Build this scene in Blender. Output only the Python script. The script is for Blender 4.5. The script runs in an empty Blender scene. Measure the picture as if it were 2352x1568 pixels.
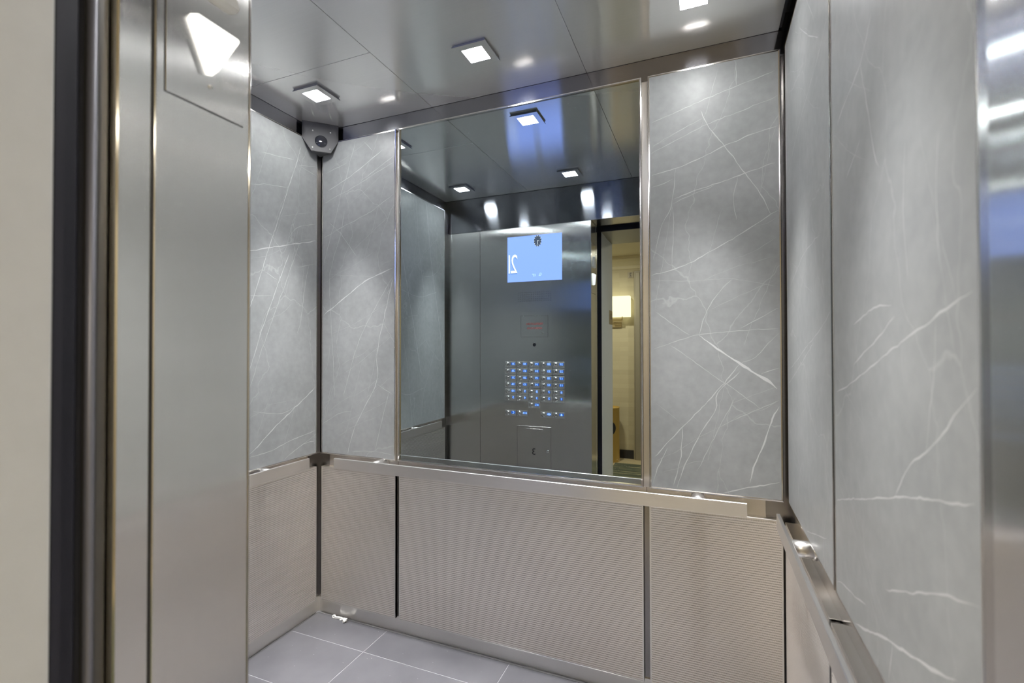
import bpy, bmesh, math, random
from mathutils import Matrix, Vector
C = bpy.context.scene
COL = C.collection
R = math.radians
rnd = random.Random(7)

# ------------------------------------------------------------------ camera
cam = bpy.data.cameras.new('camera'); cam_o = bpy.data.objects.new('camera', cam); COL.objects.link(cam_o)
cam.sensor_width = 36.0; cam.lens = 1093.3966 / 2352 * 36.0; cam.clip_start = 0.02
cam_o.matrix_world = Matrix.Translation((0, 0, 1.3186)) @ Matrix.Rotation(R(22.1176), 4, 'Z') @ Matrix.Rotation(R(90.6677), 4, 'X') @ Matrix.Rotation(R(-0.1024), 4, 'Z')
cam.dof.use_dof = True; cam.dof.focus_distance = 2.25; cam.dof.aperture_fstop = 3.2
C.camera = cam_o
# ------------------------------------------------------------------ world, exposure, lamps
w = bpy.data.worlds.new('world'); C.world = w; w.use_nodes = True
w.node_tree.nodes['Background'].inputs[0].default_value = (0.9, 0.8, 0.62, 1)
w.node_tree.nodes['Background'].inputs[1].default_value = 0.12
C.view_settings.view_transform = 'Standard'; C.view_settings.look = 'None'
C.view_settings.exposure = 0.26; C.view_settings.gamma = 1.0; C.view_settings.use_curve_mapping = False
LIGHT_STRENGTH = 112.0
LAMP_WATTS = 4.4
HALL_WATTS = 29.0
SCREEN = 1.0
def area(name, loc, size, watts, col):
    l = bpy.data.lights.new(name, 'AREA'); l.shape = 'DISK'; l.size = size; l.energy = watts; l.color = col
    o = bpy.data.objects.new(name, l); o.location = loc; COL.objects.link(o); return o
area('hall_unseen_lamp', (-1.1, -1.0, 2.37), 0.16, HALL_WATTS, (1.0, 0.89, 0.69))  # two unseen lamps added to light the corridor, without fixtures
area('hall_unseen_lamp', (0.9, -1.0, 2.37), 0.16, HALL_WATTS, (1.0, 0.89, 0.69))
try:
    C.cycles.sample_clamp_indirect = 40.0
    C.cycles.max_bounces = 14; C.cycles.glossy_bounces = 10; C.cycles.diffuse_bounces = 6
    C.cycles.caustics_reflective = True; C.cycles.blur_glossy = 0.05
except Exception:
    pass

# ------------------------------------------------------------------ materials
def mat(name):
    m = bpy.data.materials.new(name); m.use_nodes = True
    return m, m.node_tree, m.node_tree.nodes['Principled BSDF']
def nn(t, kind, **kw):
    n = t.nodes.new(kind)
    for k, v in kw.items(): setattr(n, k, v)
    return n
def plain(name, col, rough=0.5, metal=0.0, spec=0.5, vary=0.0):
    m, t, b = mat(name)
    b.inputs['Base Color'].default_value = (*col, 1); b.inputs['Roughness'].default_value = rough
    b.inputs['Metallic'].default_value = metal; b.inputs['Specular IOR Level'].default_value = spec
    if vary:
        tc = nn(t, 'ShaderNodeTexCoord'); n = nn(t, 'ShaderNodeTexNoise'); n.inputs['Scale'].default_value = 30
        n.inputs['Detail'].default_value = 4
        t.links.new(tc.outputs['Object'], n.inputs['Vector'])
        r = nn(t, 'ShaderNodeValToRGB')
        r.color_ramp.elements[0].color = (*[c * (1 - vary) for c in col], 1); r.color_ramp.elements[0].position = 0.3
        r.color_ramp.elements[1].color = (*[min(1, c * (1 + vary)) for c in col], 1); r.color_ramp.elements[1].position = 0.7
        t.links.new(n.outputs['Fac'], r.inputs['Fac']); t.links.new(r.outputs['Color'], b.inputs['Base Color'])
    return m
def brushed(name, col, rough, aniso, warp=0.0, streak=0.02, wscale=2.2):
    """brushed steel: the UV map T has u along the direction in which reflections smear"""
    m, t, b = mat(name)
    b.inputs['Metallic'].default_value = 1.0; b.inputs['Roughness'].default_value = rough
    b.inputs['Anisotropic'].default_value = aniso
    tg = nn(t, 'ShaderNodeTangent'); tg.direction_type = 'UV_MAP'; tg.uv_map = 'T'
    t.links.new(tg.outputs[0], b.inputs['Tangent'])
    uv = nn(t, 'ShaderNodeUVMap'); uv.uv_map = 'T'
    mp = nn(t, 'ShaderNodeMapping'); mp.inputs['Scale'].default_value = (420, 2.0, 1)
    n = nn(t, 'ShaderNodeTexNoise'); n.inputs['Scale'].default_value = 1.0; n.inputs['Detail'].default_value = 3
    t.links.new(uv.outputs[0], mp.inputs['Vector']); t.links.new(mp.outputs[0], n.inputs['Vector'])
    r = nn(t, 'ShaderNodeValToRGB')
    r.color_ramp.elements[0].position = 0.25; r.color_ramp.elements[1].position = 0.75
    r.color_ramp.elements[0].color = (*[c * (1 - streak) for c in col], 1)
    r.color_ramp.elements[1].color = (*[min(1, c * (1 + streak)) for c in col], 1)
    t.links.new(n.outputs['Fac'], r.inputs['Fac']); t.links.new(r.outputs['Color'], b.inputs['Base Color'])
    if warp:
        tc = nn(t, 'ShaderNodeTexCoord'); n2 = nn(t, 'ShaderNodeTexNoise')
        n2.inputs['Scale'].default_value = wscale; n2.inputs['Detail'].default_value = 1.0
        t.links.new(tc.outputs['Object'], n2.inputs['Vector'])
        bp = nn(t, 'ShaderNodeBump'); bp.inputs['Strength'].default_value = 1.0; bp.inputs['Distance'].default_value = warp
        t.links.new(n2.outputs['Fac'], bp.inputs['Height']); t.links.new(bp.outputs[0], b.inputs['Normal'])
    return m
def emit(name, col, s):
    m, t, b = mat(name)
    b.inputs['Base Color'].default_value = (*[c * 0.02 for c in col], 1)
    b.inputs['Emission Color'].default_value = (*col, 1); b.inputs['Emission Strength'].default_value = s
    b.inputs['Roughness'].default_value = 0.4
    return m

STEEL = (0.80, 0.785, 0.765)
M = {}
M['panel_steel'] = brushed('brushed_steel_front', (0.68, 0.67, 0.66), 0.175, 1.0, warp=0.0040)
M['jamb_steel'] = brushed('brushed_steel_jamb', (0.93, 0.92, 0.90), 0.17, 1.0, warp=0.0016)
M['frieze_steel'] = brushed('brushed_steel_frieze', (0.32, 0.32, 0.35), 0.13, 1.0, warp=0.0008)
M['ceiling_steel'] = brushed('brushed_steel_ceiling', (0.91, 0.90, 0.885), 0.155, 1.0, warp=0.0006)
M['ceiling_steel'].node_tree.nodes['Principled BSDF'].inputs['Metallic'].default_value = 0.72   # lacquered, a little milky
M['rail_steel'] = brushed('brushed_steel_rail', (0.82, 0.80, 0.785), 0.34, 0.6)
M['base_steel'] = brushed('brushed_steel_base', (0.80, 0.78, 0.755), 0.30, 0.8)
M['reveal'] = brushed('steel_reveal', (0.70, 0.67, 0.64), 0.24, 0.4)
M['reveal_dark'] = brushed('dark_steel_reveal', (0.33, 0.315, 0.31), 0.26, 0.3)
M['trim'] = plain('polished_edge_trim', (0.66, 0.64, 0.62), 0.16, 1.0)
M['polished'] = plain('polished_steel', (0.74, 0.72, 0.70), 0.20, 1.0)
M['strip'] = plain('dull_edge_strip', (0.24, 0.24, 0.28), 0.45, 0.5)
M['screw_bright'] = plain('bright_screw', (0.75, 0.74, 0.73), 0.4, 0.6)
M['housing_side'] = plain('grey_housing_side', (0.22, 0.22, 0.25), 0.4, 0.5)
M['camera_face'] = plain('grey_face_paint', (0.085, 0.085, 0.09), 0.55, 0.0)
M['satin'] = plain('satin_steel', (0.78, 0.76, 0.74), 0.32, 1.0)
M['frame_paint'] = plain('grey_satin_metal', (0.64, 0.655, 0.67), 0.45, 0.0, vary=0.02)
M['dark'] = plain('dark_gap', (0.018, 0.018, 0.024), 0.6)
M['navy'] = plain('dark_navy_door_edge', (0.020, 0.020, 0.032), 0.42)
M['door_grey'] = plain('grey_door_edge', (0.13, 0.125, 0.12), 0.35, 0.6)
M['black'] = plain('black_ink', (0.012, 0.012, 0.016), 0.5)
M['lens'] = plain('dark_dome', (0.020, 0.022, 0.030), 0.08, spec=0.6)
M['camera_grey'] = plain('grey_bracket_paint', (0.10, 0.10, 0.105), 0.5, 0.0)
M['white_plastic'] = plain('white_plastic', (0.80, 0.80, 0.79), 0.35)
M['red_ink'] = plain('red_ink', (0.75, 0.14, 0.13), 0.5)
M['grout'] = plain('light_grout', (0.27, 0.27, 0.285), 0.8)
M['sealant'] = plain('dark_sealant', (0.12, 0.12, 0.125), 0.5)
M['diffuser'] = emit('lit_diffuser', (1.0, 0.995, 0.985), LIGHT_STRENGTH)
M['arrow_lit'] = emit('lit_arrow', (1.0, 0.98, 0.90), 1.6)
M['arrow_off'] = plain('unlit_arrow', (0.55, 0.55, 0.54), 0.4)
M['screen'] = emit('blue_screen', (0.51, 0.77, 2.05), SCREEN)
M['screen_white'] = emit('screen_white', (1.7, 1.75, 1.8), 1.0)
M['screen_pale'] = emit('screen_pale', (1.3, 1.8, 2.4), 1.0)
M['screen_grey'] = emit('screen_grey', (0.10, 0.13, 0.20), 1.0)
M['screen_shadow'] = emit('screen_shadow', (0.12, 0.36, 1.0), 1.0)
M['led_blue'] = emit('led_blue', (0.03, 0.17, 0.80), 0.9)
M['led_digit'] = emit('led_digit', (0.55, 0.85, 1.6), 1.3)
M['braille'] = plain('raised_mark', (0.62, 0.60, 0.57), 0.3, 0.9)
M['brass'] = plain('tan_bracket', (0.42, 0.34, 0.20), 0.35, 0.7)
M['shade'] = emit('lit_linen_shade', (1.0, 0.86, 0.50), 2.3)
M['bin'] = plain('ochre_enamel', (0.50, 0.33, 0.085), 0.4)
M['hall_trim'] = plain('cream_moulding', (0.62, 0.56, 0.40), 0.5)
M['hall_black'] = plain('black_base', (0.02, 0.02, 0.025), 0.4)
M['casing'] = plain('bronze_casing', (0.30, 0.27, 0.21), 0.45, 0.2)
M['hall_tile'] = plain('beige_floor', (0.48, 0.40, 0.25), 0.4, vary=0.06)
M['hall_ceiling'] = plain('hall_ceiling_paint', (0.66, 0.60, 0.44), 0.7)
M['shaft'] = plain('shaft_grey', (0.05, 0.05, 0.055), 0.8)
M['sign'] = plain('tan_sign', (0.36, 0.31, 0.22), 0.45)

def stone():
    m, t, b = mat('grey_stone_laminate')
    tc = nn(t, 'ShaderNodeNewGeometry')
    n1 = nn(t, 'ShaderNodeTexNoise'); n1.inputs['Scale'].default_value = 5; n1.inputs['Detail'].default_value = 8; n1.inputs['Roughness'].default_value = 0.62
    n2 = nn(t, 'ShaderNodeTexNoise'); n2.inputs['Scale'].default_value = 38; n2.inputs['Detail'].default_value = 5
    t.links.new(tc.outputs['Position'], n1.inputs['Vector']); t.links.new(tc.outputs['Position'], n2.inputs['Vector'])
    mx = nn(t, 'ShaderNodeMath', operation='MULTIPLY_ADD'); mx.inputs[1].default_value = 0.55
    t.links.new(n2.outputs['Fac'], mx.inputs[0]); t.links.new(n1.outputs['Fac'], mx.inputs[2])
    r = nn(t, 'ShaderNodeValToRGB')
    r.color_ramp.elements[0].position = 0.58; r.color_ramp.elements[0].color = (0.262, 0.272, 0.273, 1)
    r.color_ramp.elements[1].position = 1.0; r.color_ramp.elements[1].color = (0.330, 0.341, 0.342, 1)
    t.links.new(mx.outputs[0], r.inputs['Fac'])
    # faint hairline veins
    wv = nn(t, 'ShaderNodeTexVoronoi', feature='DISTANCE_TO_EDGE'); wv.inputs['Scale'].default_value = 3.4
    ds = nn(t, 'ShaderNodeTexNoise'); ds.inputs['Scale'].default_value = 2.5; ds.inputs['Detail'].default_value = 5
    mp = nn(t, 'ShaderNodeMapping'); mp.inputs['Rotation'].default_value = (0.4, 0.5, 0.2); mp.inputs['Scale'].default_value = (1.0, 1.0, 0.42)
    ad = nn(t, 'ShaderNodeMixRGB'); ad.blend_type = 'LINEAR_LIGHT'; ad.inputs[0].default_value = 0.14
    t.links.new(tc.outputs['Position'], ds.inputs['Vector'])
    t.links.new(tc.outputs['Position'], ad.inputs[1]); t.links.new(ds.outputs['Color'], ad.inputs[2])
    t.links.new(ad.outputs[0], mp.inputs['Vector']); t.links.new(mp.outputs[0], wv.inputs['Vector'])
    vr = nn(t, 'ShaderNodeMapRange'); vr.inputs[1].default_value = 0.0; vr.inputs[2].default_value = 0.005
    vr.inputs[3].default_value = 0.22; vr.inputs[4].default_value = 0.0
    t.links.new(wv.outputs['Distance'], vr.inputs[0])
    mm = nn(t, 'ShaderNodeMixRGB'); mm.inputs[2].default_value = (0.62, 0.63, 0.63, 1)
    t.links.new(vr.outputs[0], mm.inputs[0]); t.links.new(r.outputs['Color'], mm.inputs[1])
    t.links.new(mm.outputs[0], b.inputs['Base Color'])
    b.inputs['Roughness'].default_value = 0.40; b.inputs['Specular IOR Level'].default_value = 0.32
    return m
M['stone'] = stone()
for i, c in enumerate(((0.375, 0.385, 0.385), (0.43, 0.44, 0.44), (0.48, 0.49, 0.49), (0.52, 0.53, 0.53), (0.55, 0.56, 0.56))):
    M['vein%d' % i] = plain('pale_vein', c, 0.40, spec=0.4)

def ribbed():
    m, t, b = mat('woven_ribbed_steel')
    b.inputs['Metallic'].default_value = 1.0; b.inputs['Roughness'].default_value = 0.36
    uv = nn(t, 'ShaderNodeUVMap'); uv.uv_map = 'T'
    sp = nn(t, 'ShaderNodeSeparateXYZ'); t.links.new(uv.outputs[0], sp.inputs[0])
    row = nn(t, 'ShaderNodeMath', operation='DIVIDE'); row.inputs[1].default_value = 0.0083
    t.links.new(sp.outputs[1], row.inputs[0])
    fl = nn(t, 'ShaderNodeMath', operation='FLOOR'); t.links.new(row.outputs[0], fl.inputs[0])
    ph = nn(t, 'ShaderNodeMath', operation='MULTIPLY'); ph.inputs[1].default_value = math.pi
    t.links.new(fl.outputs[0], ph.inputs[0])
    k = nn(t, 'ShaderNodeMath', operation='MULTIPLY_ADD'); k.inputs[1].default_value = 2 * math.pi / 0.0052
    t.links.new(sp.outputs[0], k.inputs[0]); t.links.new(ph.outputs[0], k.inputs[2])
    s = nn(t, 'ShaderNodeMath', operation='SINE'); t.links.new(k.outputs[0], s.inputs[0])
    mr = nn(t, 'ShaderNodeMapRange'); mr.inputs[1].default_value = -1; mr.inputs[2].default_value = 1
    t.links.new(s.outputs[0], mr.inputs[0])
    bp = nn(t, 'ShaderNodeBump'); bp.inputs['Strength'].default_value = 0.55; bp.inputs['Distance'].default_value = 0.0008
    t.links.new(mr.outputs[0], bp.inputs['Height']); t.links.new(bp.outputs[0], b.inputs['Normal'])
    r = nn(t, 'ShaderNodeValToRGB')
    r.color_ramp.elements[0].color = (0.80, 0.765, 0.735, 1); r.color_ramp.elements[1].color = (0.96, 0.925, 0.895, 1)
    t.links.new(mr.outputs[0], r.inputs['Fac']); t.links.new(r.outputs['Color'], b.inputs['Base Color'])
    return m
M['ribbed'] = ribbed()
M['groove'] = plain('shaded_groove_steel', (0.46, 0.435, 0.41), 0.45, 0.9)  # darker steel puts the shade inside the grooves into the colour

def tile():
    m, t, b = mat('grey_floor_tile')
    tc = nn(t, 'ShaderNodeTexCoord')
    n1 = nn(t, 'ShaderNodeTexNoise'); n1.inputs['Scale'].default_value = 6; n1.inputs['Detail'].default_value = 6
    r = nn(t, 'ShaderNodeValToRGB')
    r.color_ramp.elements[0].position = 0.35; r.color_ramp.elements[0].color = (0.080, 0.080, 0.089, 1)
    r.color_ramp.elements[1].position = 0.65; r.color_ramp.elements[1].color = (0.098, 0.098, 0.108, 1)
    t.links.new(tc.outputs['Object'], n1.inputs['Vector']); t.links.new(n1.outputs['Fac'], r.inputs['Fac'])
    v = nn(t, 'ShaderNodeTexVoronoi'); v.inputs['Scale'].default_value = 42
    t.links.new(tc.outputs['Object'], v.inputs['Vector'])
    lt = nn(t, 'ShaderNodeMath', operation='LESS_THAN'); lt.inputs[1].default_value = 0.045
    t.links.new(v.outputs['Distance'], lt.inputs[0])
    n3 = nn(t, 'ShaderNodeTexNoise'); n3.inputs['Scale'].default_value = 17
    t.links.new(tc.outputs['Object'], n3.inputs['Vector'])
    gt = nn(t, 'ShaderNodeMath', operation='GREATER_THAN'); gt.inputs[1].default_value = 0.55
    t.links.new(n3.outputs['Fac'], gt.inputs[0])
    mu = nn(t, 'ShaderNodeMath', operation='MULTIPLY'); t.links.new(lt.outputs[0], mu.inputs[0]); t.links.new(gt.outputs[0], mu.inputs[1])
    mm = nn(t, 'ShaderNodeMixRGB'); mm.inputs[2].default_value = (0.55, 0.55, 0.56, 1)
    t.links.new(mu.outputs[0], mm.inputs[0]); t.links.new(r.outputs['Color'], mm.inputs[1]); t.links.new(mm.outputs[0], b.inputs['Base Color'])
    b.inputs['Roughness'].default_value = 0.34
    return m
M['tile'] = tile()

def mirror_mat():
    m, t, b = mat('grey_tinted_mirror')
    b.inputs['Metallic'].default_value = 1.0; b.inputs['Roughness'].default_value = 0.0
    b.inputs['Base Color'].default_value = (0.50, 0.565, 0.580, 1)
    out = t.nodes['Material Output']
    tc = nn(t, 'ShaderNodeTexCoord')
    v = nn(t, 'ShaderNodeTexVoronoi'); v.inputs['Scale'].default_value = 150
    n = nn(t, 'ShaderNodeTexNoise'); n.inputs['Scale'].default_value = 7; n.inputs['Detail'].default_value = 3
    t.links.new(tc.outputs['Object'], v.inputs['Vector']); t.links.new(tc.outputs['Object'], n.inputs['Vector'])
    sp = nn(t, 'ShaderNodeSeparateXYZ'); t.links.new(tc.outputs['Object'], sp.inputs[0])
    low = nn(t, 'ShaderNodeMapRange'); low.inputs[1].default_value = 0.0; low.inputs[2].default_value = 0.16
    low.inputs[3].default_value = 0.07; low.inputs[4].default_value = 0.0
    t.links.new(sp.outputs[2], low.inputs[0])
    th = nn(t, 'ShaderNodeMath', operation='MULTIPLY_ADD'); th.inputs[1].default_value = 0.42; th.inputs[2].default_value = -0.185
    t.links.new(n.outputs['Fac'], th.inputs[0])
    ad = nn(t, 'ShaderNodeMath', operation='ADD'); t.links.new(th.outputs[0], ad.inputs[0]); t.links.new(low.outputs[0], ad.inputs[1])
    lt = nn(t, 'ShaderNodeMath', operation='LESS_THAN'); t.links.new(v.outputs['Distance'], lt.inputs[0]); t.links.new(ad.outputs[0], lt.inputs[1])
    d = nn(t, 'ShaderNodeBsdfDiffuse'); d.inputs[0].default_value = (0.6, 0.62, 0.62, 1)
    mu = nn(t, 'ShaderNodeMath', operation='MULTIPLY'); mu.inputs[1].default_value = 0.30; t.links.new(lt.outputs[0], mu.inputs[0])
    mx = nn(t, 'ShaderNodeMixShader'); t.links.new(mu.outputs[0], mx.inputs[0])
    t.links.new(b.outputs[0], mx.inputs[1]); t.links.new(d.outputs[0], mx.inputs[2]); t.links.new(mx.outputs[0], out.inputs[0])
    return m
M['mirror'] = mirror_mat()

def wallpaper():
    m, t, b = mat('beige_block_wallpaper')
    tc = nn(t, 'ShaderNodeTexCoord'); mp = nn(t, 'ShaderNodeMapping'); mp.inputs['Rotation'].default_value = (math.pi / 2, 0, 0)
    br = nn(t, 'ShaderNodeTexBrick')
    br.inputs['Scale'].default_value = 1.0; br.inputs['Brick Width'].default_value = 0.20; br.inputs['Row Height'].default_value = 0.055
    br.inputs['Mortar Size'].default_value = 0.0006
    br.inputs['Color1'].default_value = (0.57, 0.505, 0.35, 1); br.inputs['Color2'].default_value = (0.51, 0.45, 0.31, 1); br.inputs['Mortar'].default_value = (0.46, 0.40, 0.27, 1)
    t.links.new(tc.outputs['Object'], mp.inputs['Vector']); t.links.new(mp.outputs[0], br.inputs['Vector'])
    t.links.new(br.outputs['Color'], b.inputs['Base Color']); b.inputs['Roughness'].default_value = 0.6
    return m
M['wallpaper'] = wallpaper()

def carpet_mat():
    m, t, b = mat('striped_green_carpet')
    tc = nn(t, 'ShaderNodeTexCoord'); mp = nn(t, 'ShaderNodeMapping'); mp.inputs['Scale'].default_value = (2.2, 42, 1)
    n = nn(t, 'ShaderNodeTexNoise'); n.inputs['Scale'].default_value = 1.0; n.inputs['Detail'].default_value = 1.5
    t.links.new(tc.outputs['Object'], mp.inputs['Vector']); t.links.new(mp.outputs[0], n.inputs['Vector'])
    r = nn(t, 'ShaderNodeValToRGB'); r.color_ramp.interpolation = 'CONSTANT'
    r.color_ramp.elements[0].color = (0.055, 0.065, 0.045, 1); r.color_ramp.elements[1].position = 0.60; r.color_ramp.elements[1].color = (0.34, 0.31, 0.19, 1)
    e = r.color_ramp.elements.new(0.46); e.color = (0.085, 0.098, 0.068, 1)
    t.links.new(n.outputs['Fac'], r.inputs['Fac']); t.links.new(r.outputs['Color'], b.inputs['Base Color'])
    b.inputs['Roughness'].default_value = 0.95
    return m
M['carpet'] = carpet_mat()

# ------------------------------------------------------------------ mesh helpers
class MB:
    def __init__(s, T='x'):
        s.bm = bmesh.new(); s.T = T; s.uv = s.bm.loops.layers.uv.new('T')
    def _verts(s, geom): return [g for g in geom if isinstance(g, bmesh.types.BMVert)]
    def box(s, x0, x1, y0, y1, z0, z1, bev=0.0, mi=0, seg=1):
        vs = [s.bm.verts.new(p) for p in ((x0,y0,z0),(x1,y0,z0),(x1,y1,z0),(x0,y1,z0),(x0,y0,z1),(x1,y0,z1),(x1,y1,z1),(x0,y1,z1))]
        fs = []
        for q in ((0,3,2,1),(4,5,6,7),(0,1,5,4),(1,2,6,5),(2,3,7,6),(3,0,4,7)):
            f = s.bm.faces.new([vs[i] for i in q]); f.material_index = mi; fs.append(f)
        if bev:
            es = list({e for f in fs for e in f.edges})
            r = bmesh.ops.bevel(s.bm, geom=es, offset=bev, segments=seg, profile=0.5, affect='EDGES')
            for f in r['faces']: f.material_index = mi
        return s
    def face(s, pts, mi=0):
        f = s.bm.faces.new([s.bm.verts.new(p) for p in pts]); f.material_index = mi; return f
    def prism(s, pts, d, mi=0):
        """pts: loop of 3-d points, extruded by vector d (closed solid)"""
        a = [s.bm.verts.new(p) for p in pts]; b = [s.bm.verts.new(Vector(p) + Vector(d)) for p in pts]
        n = len(a); fs = [s.bm.faces.new(a), s.bm.faces.new(b[::-1])]
        for i in range(n): fs.append(s.bm.faces.new((a[i], b[i], b[(i+1) % n], a[(i+1) % n])))
        for f in fs: f.material_index = mi
        bmesh.ops.recalc_face_normals(s.bm, faces=fs)
        return s
    def cyl(s, p, q, r, n=24, mi=0, r2=None, caps=True):
        p, q = Vector(p), Vector(q); ax = (q - p).normalized()
        u = ax.orthogonal().normalized(); v = ax.cross(u)
        r2 = r if r2 is None else r2
        A = [s.bm.verts.new(p + (u*math.cos(2*math.pi*i/n) + v*math.sin(2*math.pi*i/n))*r) for i in range(n)]
        B = [s.bm.verts.new(q + (u*math.cos(2*math.pi*i/n) + v*math.sin(2*math.pi*i/n))*r2) for i in range(n)]
        for i in range(n):
            f = s.bm.faces.new((A[i], A[(i+1) % n], B[(i+1) % n], B[i])); f.material_index = mi; f.smooth = True
        if caps:
            f = s.bm.faces.new(A[::-1]); f.material_index = mi; f = s.bm.faces.new(B); f.material_index = mi
        return s
    def lathe(s, c, ax, prof, n=24, mi=0):
        """prof: list of (radius, height along ax)"""
        c = Vector(c); ax = Vector(ax).normalized(); u = ax.orthogonal().normalized(); v = ax.cross(u)
        rings = []
        for r, h in prof:
            if r < 1e-6: rings.append([s.bm.verts.new(c + ax*h)])
            else: rings.append([s.bm.verts.new(c + ax*h + (u*math.cos(2*math.pi*i/n) + v*math.sin(2*math.pi*i/n))*r) for i in range(n)])
        for A, B in zip(rings, rings[1:]):
            for i in range(n):
                j = (i+1) % n
                if len(A) == 1 and len(B) == 1: continue
                if len(A) == 1: f = s.bm.faces.new((A[0], B[j], B[i]))
                elif len(B) == 1: f = s.bm.faces.new((A[i], A[j], B[0]))
                else: f = s.bm.faces.new((A[i], A[j], B[j], B[i]))
                f.material_index = mi; f.smooth = True
        return s
    def ribbon(s, pts, wid, nrm, mi):
        """a tapering flat inlay along pts; nrm: unit normal of the surface"""
        n = len(pts); nrm = Vector(nrm); L = []; Rr = []
        for i, p in enumerate(pts):
            a = Vector(pts[max(0, i-1)]); b = Vector(pts[min(n-1, i+1)])
            t = (b - a).normalized(); side = nrm.cross(t)
            wd = wid[i]
            L.append(s.bm.verts.new(Vector(p) + side*wd)); Rr.append(s.bm.verts.new(Vector(p) - side*wd))
        for i in range(n-1):
            f = s.bm.faces.new((L[i], Rr[i], Rr[i+1], L[i+1])); f.material_index = mi
            f.normal_update()
            if f.normal.dot(nrm) < 0: f.normal_flip()
        return s
    def build(s, name, mats, parent=None, origin=None):
        bm = s.bm; bm.normal_update()
        ax = 'xyz'.index(s.T)
        for f in bm.faces:
            nv = f.normal; k = max(range(3), key=lambda i: abs(nv[i]))
            a = ax if ax != k else (k + 1) % 3
            o = [i for i in range(3) if i not in (k, a)][0]
            for l in f.loops: l[s.uv].uv = (l.vert.co[a], l.vert.co[o])
        if origin is None:
            lo = [min(v.co[i] for v in bm.verts) for i in range(3)]; hi = [max(v.co[i] for v in bm.verts) for i in range(3)]
            origin = ((lo[0]+hi[0])/2, (lo[1]+hi[1])/2, lo[2])
        keep = Vector((0, 0, 0)) if origin == 'world' else Vector(origin)
        bmesh.ops.translate(bm, verts=bm.verts, vec=-keep)
        me = bpy.data.meshes.new(name); bm.to_mesh(me); bm.free()
        for m in (mats if isinstance(mats, (list, tuple)) else [mats]): me.materials.append(M[m] if isinstance(m, str) else m)
        o = bpy.data.objects.new(name, me); COL.objects.link(o)
        o.location = keep
        if parent is not None: set_parent(o, parent)
        return o
WORLD = {}
def set_parent(o, p):
    wl = Vector(o.location); q = p; off = Vector((0, 0, 0))
    while q is not None: off += Vector(q.location); q = q.parent
    o.parent = p; o.location = wl - off
def tag(o, label=None, cat=None, group=None, kind=None):
    if label: o['label'] = label
    if cat: o['category'] = cat
    if group: o['group'] = group
    if kind: o['kind'] = kind
    return o
def thing(name, loc, label, cat, group=None):
    o = bpy.data.objects.new(name, None); COL.objects.link(o); o.location = loc; o.empty_display_size = 0.05
    return tag(o, label, cat, group)
def struct(o, label=None): o['kind'] = 'structure'; return tag(o, label)
def copy_tree(o, parent=None):
    c = o.copy(); COL.objects.link(c)
    if parent is not None: c.parent = parent
    for ch in list(o.children): copy_tree(ch, c)
    return c
def text_mesh(s, size, shear=0.0):
    cu = bpy.data.curves.new('lettering', 'FONT'); cu.body = s; cu.size = size; cu.align_x = 'CENTER'; cu.align_y = 'CENTER'; cu.resolution_u = 3
    o = bpy.data.objects.new('lettering', cu); COL.objects.link(o)
    dg = bpy.context.evaluated_depsgraph_get(); dg.update()
    me = bpy.data.meshes.new_from_object(o.evaluated_get(dg))
    bpy.data.objects.remove(o); bpy.data.curves.remove(cu)
    polys = [[tuple(me.vertices[i].co) for i in p.vertices] for p in me.polygons]
    bpy.data.meshes.remove(me)
    return polys
def put_text(mb, s, size, ctr, right, up, mi=0, sx=1.0, bold=0.0):
    """flat lettering; right/up are the reader's directions in the world"""
    c, r, u = Vector(ctr), Vector(right), Vector(up); n = r.cross(u)
    polys = text_mesh(s, size)
    for dx in ((0,) if not bold else (-bold, 0, bold)):
        for k, poly in enumerate(polys):
            f = mb.bm.faces.new([mb.bm.verts.new(c + r*(p[0]*sx + dx) + u*p[1] + n*(dx*0.05)) for p in poly]); f.material_index = mi
            f.normal_update()
            if f.normal.dot(n) < 0: f.normal_flip()
    return mb

# ------------------------------------------------------------------ measured cab
XL, XR, YB, YF, ZC = -1.79, 0.2551, 1.845, 0.57, 2.41
UZ0, UZ1, LZ0, LZ1 = 0.7917, 2.3377, 0.0667, 0.7285
BACK = 0.020
JX, JR = -0.703, 0.2415

# ------------------------------------------------------------------ floor
fl = struct(MB().box(XL-0.03, XR+0.03, 0.315, YB+0.05, -0.06, -0.0012).build('floor', 'grout'))
xj = [-1.998, -1.382, -0.7656, -0.1492, 0.467]; yj = [1.9697, 1.6816, 1.3935, 1.1054, 0.8173, 0.5292]
for i in range(4):
    for j in range(5):
        x0, x1 = max(xj[i], XL-0.018) + 0.00125, min(xj[i+1], XR+0.018) - 0.00125
        y1, y0 = min(yj[j], YB+0.016) - 0.00125, max(yj[j+1], 0.42) + 0.00125
        MB().box(x0, x1, y0, y1, -0.010, rnd.uniform(-0.0002, 0.0002), bev=0.0008).build('floor_tile', 'tile', fl)
sl = MB()
sl.box(XL-0.018, XR+0.018, YB+0.001, YB+0.017, 0, 0.0012); sl.box(XL-0.018, XL-0.004, YF, YB+0.001, 0, 0.0012); sl.box(XR+0.004, XR+0.018, YF, YB+0.001, 0, 0.0012)
struct(sl.build('trim_1', 'sealant'), 'dark sealant line where the tiled floor meets the base')
st = MB('y'); st.box(JX-0.02, JR+0.02, 0.375, 0.44, -0.05, 0.004)
for k in range(3): st.box(JX-0.02, JR+0.02, 0.385+0.018*k, 0.392+0.018*k, 0.004, 0.006)
struct(st.build('trim_2', 'base_steel'), 'grooved metal car sill across the doorway')

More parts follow.
